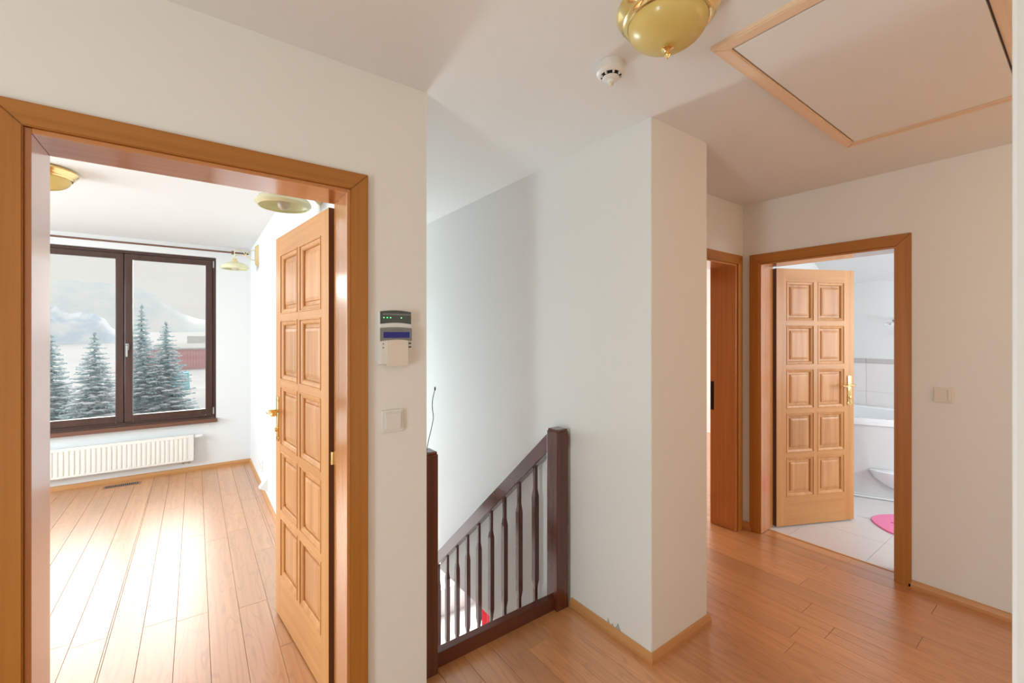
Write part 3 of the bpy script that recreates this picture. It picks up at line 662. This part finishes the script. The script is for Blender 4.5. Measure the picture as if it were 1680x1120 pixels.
# ---------------------------------------------------------------- things in the room with the window
# radiator
rd = empty('radiator', (-0.65, 5.74, 0.13), label='white ribbed panel radiator under the brown window', category='radiator')
rx0, rx1, ry0, ry1, rz0, rz1 = -1.32, -0.018, 5.700, 5.765, 0.125, 0.400
bm = bmesh.new()
pitch = 0.0367; x = rx0 + .014; prof = [(rx0, ry0 + .006), (rx0 + .014, ry0 + .006)]
while x + pitch < rx1 - .01:
    prof += [(x + .004, ry0), (x + pitch * .55, ry0), (x + pitch * .55 + .004, ry0 + .007), (x + pitch - .002, ry0 + .007)]; x += pitch
prof += [(rx1, ry0 + .006), (rx1, ry0 + .016), (rx0, ry0 + .016)]
prism(bm, prof, rz0 + .022, rz1 - .028, 'z')
box(bm, rx0, rx1, ry0 + .004, ry0 + .016, rz0, rz0 + .022, bev=.003); box(bm, rx0, rx1, ry0 + .004, ry0 + .016, rz1 - .028, rz1, bev=.003)
obj('front_panel', bm, M['enamel'], rd, world=True)
obj('side_cover', bxs((rx1, rx1 + .004, ry0 + .004, ry1, rz0 + .005, rz1), bev=.001), M['enamel'], rd, world=True)
obj('rear_panel', bxs((rx0, rx1, ry1 - .012, ry1, rz0, rz1), bev=.002), M['enamel'], rd, world=True)
bm = bmesh.new(); xx = rx0
while xx < rx1 - .012: box(bm, xx, xx + .008, ry0 + .016, ry1 - .012, rz1 - .006, rz1); xx += .0175
box(bm, rx0, rx1, ry0 + .016, ry0 + .020, rz1 - .01, rz1 + .002)
obj('top_grille', bm, M['plasticw'], rd, world=True)
bm = bmesh.new(); R90 = Matrix.Rotation(PI / 2, 4, 'Y')
lathe(bm, [(0, 0), (.009, 0), (.009, .018), (.017, .019), (.019, .025), (.019, .075), (.015, .085), (0, .087)], 20, mat=Matrix.Translation((rx1 - .006, ry0 + .032, rz1 - .022)) @ R90)
obj('thermostat_head', bm, M['plasticw'], rd, world=True, smooth=True)
bm = bmesh.new(); tube(bm, smoothpts([(-.05, 5.735, rz0 + .004), (-.05, 5.735, rz0 - .02), (-.052, 5.76, rz0 - .028), (-.052, 5.80, rz0 - .028)], 5), .007, 10); tube(bm, smoothpts([(-.10, 5.735, rz0 + .004), (-.10, 5.735, rz0 - .02), (-.102, 5.76, rz0 - .028), (-.102, 5.80, rz0 - .028)], 5), .007, 10)
box(bm, -.115, -.037, 5.724, 5.746, rz0 - .016, rz0 - .002, bev=.002)
obj('pipe', bm, M['steel'], rd, world=True, smooth=True)

# curtain rod
cr_ = empty('curtain_rod', (-0.4, 5.72, 2.37), label='thin dark brown curtain rod above the brown window', category='curtain rod')
bm = bmesh.new(); tube(bm, [(-1.75, 5.72, 2.372), (0.44, 5.72, 2.372)], .0095, 12); obj('rod', bm, M['sill'], cr_, world=True, smooth=True)
for bx_ in (0.336, -1.65):
    bm = bmesh.new(); tube(bm, [(bx_, 5.80, 2.372), (bx_, 5.735, 2.372)], .007, 8); lathe(bm, [(0, -.012), (.019, -.010), (.021, 0), (.019, .010), (0, .012)], 16, mat=Matrix.Translation((bx_, 5.72, 2.372)) @ R90)
    obj('bracket', bm, M['sill'], cr_, world=True, smooth=True)
bm = bmesh.new(); lathe(bm, [(0, 0), (.012, .002), (.016, .012), (.010, .024), (.012, .038), (.0, .052)], 16, mat=Matrix.Translation((0.44, 5.72, 2.372)) @ R90); obj('finial', bm, M['sill'], cr_, world=True, smooth=True)

# floor grille
gr = empty('floor_vent', (-0.57, 5.625, 0.0), label='narrow metal floor vent in front of the radiator', category='vent')
gx0, gx1, gy0, gy1 = -0.715, -0.430, 5.572, 5.678
obj('frame', bxs((gx0, gx1, gy0, gy0 + .016, 0, .003), (gx0, gx1, gy1 - .016, gy1, 0, .003), (gx0, gx0 + .018, gy0 + .016, gy1 - .016, 0, .003), (gx1 - .018, gx1, gy0 + .016, gy1 - .016, 0, .003)), M['copper'], gr, world=True)
obj('recess', bxs((gx0 + .018, gx1 - .018, gy0 + .016, gy1 - .016, .0002, .0008)), M['black'], gr, world=True)
for i in range(17):
    x = gx0 + .024 + i * .0146; obj('slat', bxs((x, x + .0045, gy0 + .016, gy1 - .016, .0008, .003)), M['steel'], gr, world=True)

# wall sconces on the right hand wall
def sconce(y, label, zc=2.255, xs=0.312):
    rt = empty('wall_sconce', (0.514, y, 2.25), label=label, category='lamp', group='wall sconces')
    xw = 0.514; dz = -0.050
    bm = bmesh.new(); prism(bm, [(zc - .107 + .02, -.030), (zc + .107 - .02, -.030), (zc + .107, -.008), (zc + .107, .0), (zc - .107, .0), (zc - .107, -.008)], -.0275, .0275, 'z')
    # prism axes: (a, b, t) -> rotate into place
    bmesh.ops.transform(bm, matrix=Matrix(((0, 1, 0, xw), (0, 0, 1, y), (1, 0, 0, 0), (0, 0, 0, 1))), verts=bm.verts)
    bmesh.ops.bevel(bm, geom=list(bm.edges), offset=.002, segments=2, affect='EDGES')
    obj('back_plate', bm, M['brasspale'], rt, world=True)
    for s_ in (1, -1):
        bm = bmesh.new()
        pts = [(xw - .025, y, zc + s_ * .045), (xw - .055, y, zc + s_ * .047), (xw - .09, y, zc + s_ * .022), (xw - .115, y, zc - s_ * .004), (xw - .145, y, zc - s_ * .025 + .01), (xw - .175, y, zc + (.038 if s_ < 0 else -.012)), (xs, y, zc + (.030 if s_ < 0 else -.030)), (xs, y, zc + dz)]
        tube(bm, smoothpts(pts, 5), .0035, 8); obj('arm', bm, M['brasspale'], rt, world=True, smooth=True)
    bm = bmesh.new(); lathe(bm, [(0, .0), (.016, .0), (.020, -.006), (.020, -.022), (.027, -.028), (.027, -.036), (0, -.036)], 20, c=(xs, y, zc + dz + .003)); obj('holder', bm, M['brasspale'], rt, world=True, smooth=True)
    bm = bmesh.new(); pr_ = [(.025, -.034), (.050, -.038), (.082, -.047), (.106, -.061), (.121, -.080), (.122, -.090), (.108, -.103), (.106, -.101), (.118, -.089), (.117, -.081), (.103, -.064), (.080, -.051), (.050, -.042), (.025, -.038)]
    lathe(bm, pr_, 40, c=(xs, y, zc + dz)); obj('shade', bm, M['paleamber'], rt, world=True, smooth=True)
    bm = bmesh.new(); lathe(bm, [(.012, -.036), (.014, -.050), (.026, -.068), (.030, -.086), (.024, -.104), (.012, -.113), (0, -.115)], 20, c=(xs, y, zc + dz)); obj('bulb', bm, M['bulb'], rt, world=True, smooth=True)
    return rt
sconce(5.03, 'small brass wall sconce near the window, with a pale yellow glass shade')
sconce(2.33, 'wall sconce with pale yellow shade just above the open door leaf', 2.225, 0.343)

so = empty('wall_socket', (0.514, 4.80, 0.23), label='white double wall socket low on the wall behind the open door', category='socket')
obj('plate', bxs((0.505, 0.514, 4.68, 4.92, 0.17, 0.27), bev=.003), M['plasticw'], so, world=True)
for yy in (4.74, 4.86):
    bm = bmesh.new(); lathe(bm, [(.030, 0), (.030, .004), (.024, .004), (.022, -.0), (0, 0)], 20, mat=Matrix.Translation((0.505, yy, 0.22)) @ Matrix.Rotation(-PI / 2, 4, 'Y')); obj('outlet', bm, M['plasticw'], so, world=True)
bm = bmesh.new(); prism(bm, [(0.514, 0.20), (0.450, 0.118), (0.514, 0.085)], 4.34, 4.42, 'y')
obj('wall_wedge', bm, M['plasticw'], label='small white triangular box low on the wall near the open door', category='cover')

# ---------------------------------------------------------------- bathroom
tb = empty('bathtub', (5.2, 1.0, 0), label='white corner bathtub with a curved front panel', category='bathtub')
# plan outline of the front: gently curved from the door side towards the right
def front(t):    # t 0..1
    a = Vector((4.66, 1.80)); b_ = Vector((4.765, 1.20)); c = Vector((5.25, 0.40)); d = Vector((5.76, 0.05))
    return a * (1 - t) ** 3 + b_ * 3 * t * (1 - t) ** 2 + c * 3 * t * t * (1 - t) + d * t ** 3
N = 36; fr_ = [front(i / N) for i in range(N + 1)]
bm = bmesh.new(); rows = [(0.0, .03), (.03, .03), (.035, .035), (.60, .012), (.665, .010)]
gridv = []
for z, ins in rows:
    gridv.append([bm.verts.new((min(p.x + ins, 5.764), p.y + ins * .4 * (1 if p.x < 5.7 else 0), z)) for p in fr_])
for a, b_ in zip(gridv, gridv[1:]):
    for i in range(N): bm.faces.new((a[i], a[i + 1], b_[i + 1], b_[i]))
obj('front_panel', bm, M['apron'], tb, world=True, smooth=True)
bm = bmesh.new(); vv = []
for (k, z) in ((0, .012), (1, .0)): pass
prism(bm, [(p.x + .012, p.y) for p in fr_], 0.0, 0.012, 'z') if False else None
pts = [(min(p.x + .026, 5.758), p.y, .010) for p in fr_]; tube(bm, pts, .008, 6); obj('base_strip', bm, M['tub'], tb, world=True, smooth=True)
# rim with basin
bm = bmesh.new()
outer = [(p.x, p.y) for p in fr_] + [(5.762, 0.6), (5.762, 1.2), (5.762, 1.80), (5.2, 1.80)]
cx_, cy_ = 5.27, 1.05
def ring(sc, z): return [bm.verts.new((cx_ + (x - cx_) * sc, cy_ + (yv - cy_) * sc, z)) for x, yv in outer]
rs = [ring(1.0, .655), ring(1.0, .700), ring(.985, .712), ring(.84, .712), ring(.80, .700), ring(.74, .45), ring(.60, .24), ring(.3, .22)]
for a, b_ in zip(rs, rs[1:]):
    n = len(outer)
    for i in range(n): bm.faces.new((a[i], a[(i + 1) % n], b_[(i + 1) % n], b_[i]))
bm.faces.new(rs[-1]); bmesh.ops.recalc_face_normals(bm, faces=bm.faces)
obj('rim', bm, M['tub'], tb, world=True, smooth=True)
# moulded step bulging from the front panel
bm = bmesh.new(); sc = Vector((4.93, .93)); ns = 20
tdir = (front(.52) - front(.34)).normalized(); nrm = Vector((-tdir.y, tdir.x)); nrm = nrm if nrm.x < 0 else -nrm
prof2 = [(0.27, .270), (0.285, .262), (0.255, .20), (0.16, .13), (0.05, .09)]
rings = []
mid = front(.42) + Vector((.018, .004))
for r, z in prof2:
    rings.append([bm.verts.new((*(mid + tdir * (r * math.cos(a)) + nrm * (r * .42 * math.sin(a)) - nrm * .01), z)) for a in [PI * i / ns for i in range(ns + 1)]])
for a, b_ in zip(rings, rings[1:]):
    for i in range(ns): bm.faces.new((a[i], a[i + 1], b_[i + 1], b_[i]))
bm.faces.new(rings[0]); bmesh.ops.recalc_face_normals(bm, faces=bm.faces)
obj('step', bm, M['tub'], tb, world=True, smooth=True, label='moulded white step')
bm = bmesh.new(); lathe(bm, [(0, 0), (.008, .002), (.006, .006), (0, .008)], 12, c=(*(mid + nrm * .07 + tdir * -.02), .268)); obj('knob', bm, M['chrome'], tb, world=True, smooth=True)
bm = bmesh.new(); tube(bm, [(5.77, 1.24, 1.62), (5.60, 1.24, 1.60)], .010, 10)
v0 = len(bm.verts); lathe(bm, [(0, .012), (.030, .010), (.062, 0), (.062, -.010), (0, -.014)], 24, mat=Matrix.Translation((5.555, 1.245, 1.578)) @ Matrix.Rotation(-.15, 4, 'Y'))
obj('hand_shower', bm, M['chrome'], smooth=True, label='chrome shower head on the bathroom wall above the bathtub', category='shower head')
bm = bmesh.new(); lathe(bm, [(0, 0), (.022, 0), (.026, .02), (.024, .05), (.010, .055), (0, .06)], 16, mat=Matrix.Translation((5.772, 1.155, 1.475)) @ Matrix.Rotation(-PI / 2, 4, 'Y'))
obj('shower_tap', bm, M['steel'], smooth=True, label='dark shower fitting at the edge of the door frame', category='tap')

mt = empty('bath_mat', (4.46, 0.80, 0), label='bright pink bath mat with slots on the bathroom floor', category='mat')
bm = bmesh.new(); c0 = Vector((4.48, 0.71)); ax = Vector((0.55, -0.62)).normalized() ; ay = Vector((-ax.y, ax.x)); pl = []
for i in range(48):
    a = 2 * PI * i / 48; ca, sa = math.cos(a), math.sin(a)
    pl.append(tuple(c0 + ax * (.42 * math.copysign(abs(ca) ** .75, ca)) + ay * (.27 * math.copysign(abs(sa) ** .75, sa))))
prism(bm, pl, 0.0, 0.010, 'z'); bmesh.ops.bevel(bm, geom=[e for e in bm.edges if all(v.co.z > .009 for v in e.verts)], offset=.004, segments=2, affect='EDGES')
obj('pad', bm, M['pink'], mt, world=True)
for (u, v) in ((-.26, -.05), (-.26, .06), (-.14, -.05), (-.14, .06), (-.02, 0), (.1, 0), (.22, 0)):
    q = c0 + ax * u + ay * v; bm = bmesh.new(); box(bm, -.010, .010, -.035, .035, 0.0098, .0108)
    bmesh.ops.rotate(bm, verts=bm.verts, cent=(0, 0, 0), matrix=Matrix.Rotation(math.radians(20), 3, 'Z')); bmesh.ops.translate(bm, verts=bm.verts, vec=(q.x, q.y, 0)); obj('slot', bm, M['pinkdark'], mt, world=True)

# ---------------------------------------------------------------- downstairs
bm = bmesh.new(); pa = []; pb = []
for i in range(25):
    y = 4.84 + .225 * i / 24; o_ = .022 * math.sin(i * 1.3); pa.append((3.2 + o_, y)); pb.append((3.206 + o_, y))
prism(bm, pa + pb[::-1], -2.70, -0.56, 'z')
obj('curtain', bm, M['red'], label='red curtain glimpsed downstairs between the lower balusters', category='curtain')
bm = bmesh.new(); tube(bm, [(3.2, 4.6, -0.55), (3.2, 5.3, -0.55)], .012, 10); obj('curtain_rod', bm, M['steel'], smooth=True, label='short metal rod downstairs carrying the red curtain', category='curtain rod')

# ---------------------------------------------------------------- outdoors
GZ = -3.0
def ground(x, y):
    z = GZ + 0.12 * math.sin(x * .31) + .1 * math.sin(y * .22 + x * .13)
    d = max(0.0, y - 70) ; z += d * 0.035
    # low bank in front of the barn
    z += 0.7 * math.exp(-((y - 34) / 8) ** 2)
    return z
bm = bmesh.new(); nx, ny = 60, 60; gv = []
for j in range(ny + 1):
    yy = 6.6 + (230 - 6.6) * (j / ny) ** 2; row = []
    for i in range(nx + 1):
        xx = (-1 + 2 * i / nx) * (12 + yy * 1.3) - yy * .3; row.append(bm.verts.new((xx, yy, ground(xx, yy))))
    gv.append(row)
for j in range(ny):
    for i in range(nx): bm.faces.new((gv[j][i], gv[j][i + 1], gv[j + 1][i + 1], gv[j + 1][i]))
obj('ground', bm, M['snow'], smooth=True, kind='structure', label='snow covered garden and field outside the window', category='ground')
def ridge(name, y0, x0, x1, hf, mat, n=90, depth=40, jag=0.0, **t):
    bm = bmesh.new(); R_ = random.Random(11); a = []; b_ = []; c = []
    for i in range(n + 1):
        x = x0 + (x1 - x0) * i / n; h = hf(x) + R_.uniform(-jag, jag)
        a.append(bm.verts.new((x, y0, GZ))); b_.append(bm.verts.new((x, y0 + depth * .5, h * .6))); c.append(bm.verts.new((x, y0 + depth, h)))
    d = [bm.verts.new((v.co.x, y0 + depth * 2, GZ)) for v in c]
    for p, q in ((a, b_), (b_, c), (c, d)):
        for i in range(n): bm.faces.new((p[i], p[i + 1], q[i + 1], q[i]))
    bmesh.ops.recalc_face_normals(bm, faces=bm.faces)
    return obj(name, bm, mat, smooth=True, **t)
# wooded hill: high on the left pane edge of the right sash and falling to the right
def hillh(x):
    return 34.0 + 0.02 * (x + 33) if x < -33 else max(5.0, 34.0 - 0.62 * (x + 33))
ridge('hill', 330, -420, 200, lambda x: max(4.0, hillh(x) + .8 * math.sin(x * .17)), M['hill'], jag=1.6, kind='structure', label='pale wooded hill falling away to the right behind the trees', category='hill')
def farh(x): return (7.6 + .9 * math.sin(x * .16) + .9 * math.sin(x * .37 + 1) + 3) * min(1.0, (-11.5 - x) / 9.0) - 3
ridge('treeline', 135, -170, -12, farh, M['farwood'], n=150, depth=14, jag=.9, kind='stuff', label='far line of forest tinted pale blue for haze seen in the left pane', category='forest')

def spruce_mesh(h, R, seed, snow):
    """whorls of drooping branches, each with side sprays of needle blades"""
    R_ = random.Random(seed); f = bmesh.new(); s = bmesh.new()
    nt_ = int(h / 0.17)
    for t in range(nt_):
        u = t / (nt_ - 1); z = h * (.08 + .90 * u); rad = R * (1 - u) ** .85 + .06; nb = max(6, int(22 * (1 - u) + 7))
        for k in range(nb):
            a = 2 * PI * (k + R_.random() * .7) / nb + t; L_ = rad * R_.uniform(.65, 1.12); dr = -.22 * L_ - .03
            d = Vector((math.cos(a), math.sin(a), 0)); sd_ = Vector((-d.y, d.x, 0)); base = Vector((0, 0, z + R_.uniform(-.05, .05)))
            m_ = 6
            prev = base
            for q in range(1, m_ + 1):
                e = q / m_; p = base + d * L_ * e + Vector((0, 0, dr * math.sin(e * PI * .55) + .10 * L_ * e * e))
                wdt = (.24 * L_ + .05) * (1.15 - e)
                for sg in (-1, 1):
                    tip = p + sd_ * sg * wdt * R_.uniform(.7, 1.2) + d * .05 * L_ + Vector((0, 0, -.25 * wdt - R_.uniform(0, .05)))
                    f.faces.new([f.verts.new(v) for v in (prev, p, tip)])
                    f.faces.new([f.verts.new(v) for v in (prev + Vector((0, 0, -.02)), tip, p + Vector((0, 0, -.05)))])
                prev = p
            f.faces.new([f.verts.new(v) for v in (prev, prev + d * .08 * L_ + Vector((0, 0, .02)), prev + sd_ * .015)])
            if R_.random() < min(1, 1.5 * snow) * (1.0 - .45 * u):
                e0, e1 = R_.uniform(.35, .55), R_.uniform(.75, .98); c = base + d * L_ * (e0 + e1) / 2 + Vector((0, 0, dr * .8 + .045))
                r0 = (e1 - e0) * L_ * .55; r1 = .17 * L_ + .03
                vs_ = [s.verts.new(c + d * r0 * math.cos(b_) + sd_ * r1 * math.sin(b_) + Vector((0, 0, -.018))) for b_ in [i * PI / 3 for i in range(6)]]
                tp = s.verts.new(c + Vector((0, 0, .035)))
                for i in range(6): s.faces.new((vs_[i], vs_[(i + 1) % 6], tp))
    return f, s
def spruce(x, y, ztop, R, seed, label, snow=.5):
    g_ = ground(x, y); h = ztop - g_
    rt = empty('spruce_tree', (x, y, g_), label=label, category='tree', group='spruces outside the window')
    bm = bmesh.new(); tube(bm, [(0, 0, -.1), (0, 0, h * .5), (0, 0, h * .99)], [.02 * h, .012 * h, .004], 8); obj('trunk', bm, M['bark'], rt, org=(0, 0, 0))
    f, s = spruce_mesh(h, R, seed, snow); o = obj('foliage', f, M['needle'], rt, org=(0, 0, 0)); o['kind'] = 'stuff'; o = obj('snow_load', s, M['treesnow'], rt, org=(0, 0, 0)); o['kind'] = 'stuff'
    return rt
FX = Vector((.590, .807)); RX = Vector((.807, -.590))
def at(px, D):   # ground position from a bearing and a distance, used only to survey the trees
    p = (FX + RX * ((px - 840) / 711.0)) * D; return p.x, p.y
spruce(*at(84, 15.5), 1.55, 1.15, 1, 'snowy spruce cut by the left edge of the doorway view')
spruce(*at(155, 15.0), 1.63, 1.30, 2, 'broad snowy spruce in the left window pane', .75)
spruce(*at(232, 17.0), 2.70, 1.00, 3, 'tallest spruce, slim, just right of the window mullion', .35)
spruce(*at(272, 17.5), 2.05, 1.35, 4, 'spruce with a thin bare top in the right window pane', .5)
# bushes
def bush(x, y, R, h, seed, label):
    R_ = random.Random(seed); g_ = ground(x, y); rt = empty('bush', (x, y, g_), label=label, category='bush', group='frosted bushes')
    bm = bmesh.new(); s = bmesh.new()
    for i in range(150):
        a = R_.random() * 2 * PI; e = R_.random(); r = R * e ** .6; top = Vector((r * math.cos(a), r * math.sin(a) * .7, h * (1 - .5 * e * e) * R_.uniform(.6, 1.05)))
        mid_ = Vector((top.x * .5, top.y * .5, top.z * .62)); w_ = .012
        for p, q in ((Vector((top.x * .12, top.y * .12, 0)), mid_), (mid_, top), (mid_, top + Vector((R_.uniform(-.25, .25), R_.uniform(-.2, .2), -.1)))):
            bm.faces.new([bm.verts.new(v) for v in (p - Vector((w_, 0, 0)), p + Vector((w_, 0, 0)), q + Vector((w_ * .6, 0, 0)), q - Vector((w_ * .6, 0, 0)))])
        if R_.random() < .55:
            c = top + Vector((0, 0, -.05)); n_ = 5; rr = R_.uniform(.05, .12); vs_ = [s.verts.new(c + Vector((rr * math.cos(b_), rr * math.sin(b_), -.03))) for b_ in [k * 2 * PI / n_ for k in range(n_)]]; tp = s.verts.new(c + Vector((0, 0, .05)))
            for k in range(n_): s.faces.new((vs_[k], vs_[(k + 1) % n_], tp))
    o = obj('twigs', bm, M['twig'], rt, org=(0, 0, 0)); o['kind'] = 'stuff'; o = obj('snow_load', s, M['treesnow'], rt, org=(0, 0, 0)); o['kind'] = 'stuff'
bush(*at(240, 13.0), .9, 1.9, 21, 'frosted twiggy bush at the foot of the tallest spruce')
bush(*at(285, 13.5), .9, 1.75, 22, 'frosted twiggy bush below the blue tarpaulin')
bush(*at(325, 14.0), .8, 1.6, 23, 'sparse frosted bush at the right edge of the window')
# red building with snowy roof
bx, by = at(300, 56)
bn = empty('barn', (bx, by, ground(bx, by) - .3), label='long haze-paled red building beyond the spruces', category='building')
g_ = ground(bx, by) - .3
obj('wall', bxs((bx - 4.9, bx + 3.2, by, by + 6, g_, -0.35)), M['barn'], bn, world=True)
bm = bmesh.new(); prism(bm, [(by - .4, -0.42), (by + 3, 0.1), (by + 6.4, -0.42), (by + 6.4, -0.25), (by + 3, 0.3), (by - .4, -0.25)], bx - 5.2, bx + 3.5, 'x'); obj('roof', bm, M['snow'], bn, world=True)
for i in range(27):
    obj('board', bxs((bx - 4.9 + i * .30, bx - 4.9 + i * .30 + .26, by - .03, by, g_, -0.40)), M['barn'], bn, world=True)
hx, hy = at(340, 66); g2 = ground(hx, hy) - .2
hs_ = empty('house', (hx + 2, hy + 3, g2), label='pale house partly hidden at the right edge of the window', category='building')
obj('wall', bxs((hx - 2.2, hx + 5, hy, hy + 6, g2, -.9)), M['farwall'], hs_, world=True)
bm = bmesh.new(); prism(bm, [(hy - .4, -.95), (hy + 3, 1.0), (hy + 6.4, -.95), (hy + 6.4, -.75), (hy + 3, 1.25), (hy - .4, -.75)], hx - 2.5, hx + 5.3, 'x'); obj('roof', bm, M['snow'], hs_, world=True)
obj('window', bxs((hx - 1.9, hx - 1.3, hy - .05, hy, g2 + .8, g2 + 1.6)), M['farwood'], hs_, world=True)
# blue tarpaulin over a stack
tx, ty = at(290, 30); g3 = ground(tx, ty)
bm = bmesh.new(); prism(bm, [(tx - 1.0, g3), (tx - .95, g3 + .95), (tx - .3, g3 + 1.35), (tx + .5, g3 + 1.15), (tx + .65, g3 + 1.2), (tx + .72, g3)], ty, ty + 1.6, 'y'); bmesh.ops.bevel(bm, geom=list(bm.edges), offset=.05, segments=2, affect='EDGES')
obj('tarpaulin', bm, M['tarp'], smooth=True, label='light blue tarpaulin over a stack in front of the red building', category='tarpaulin')
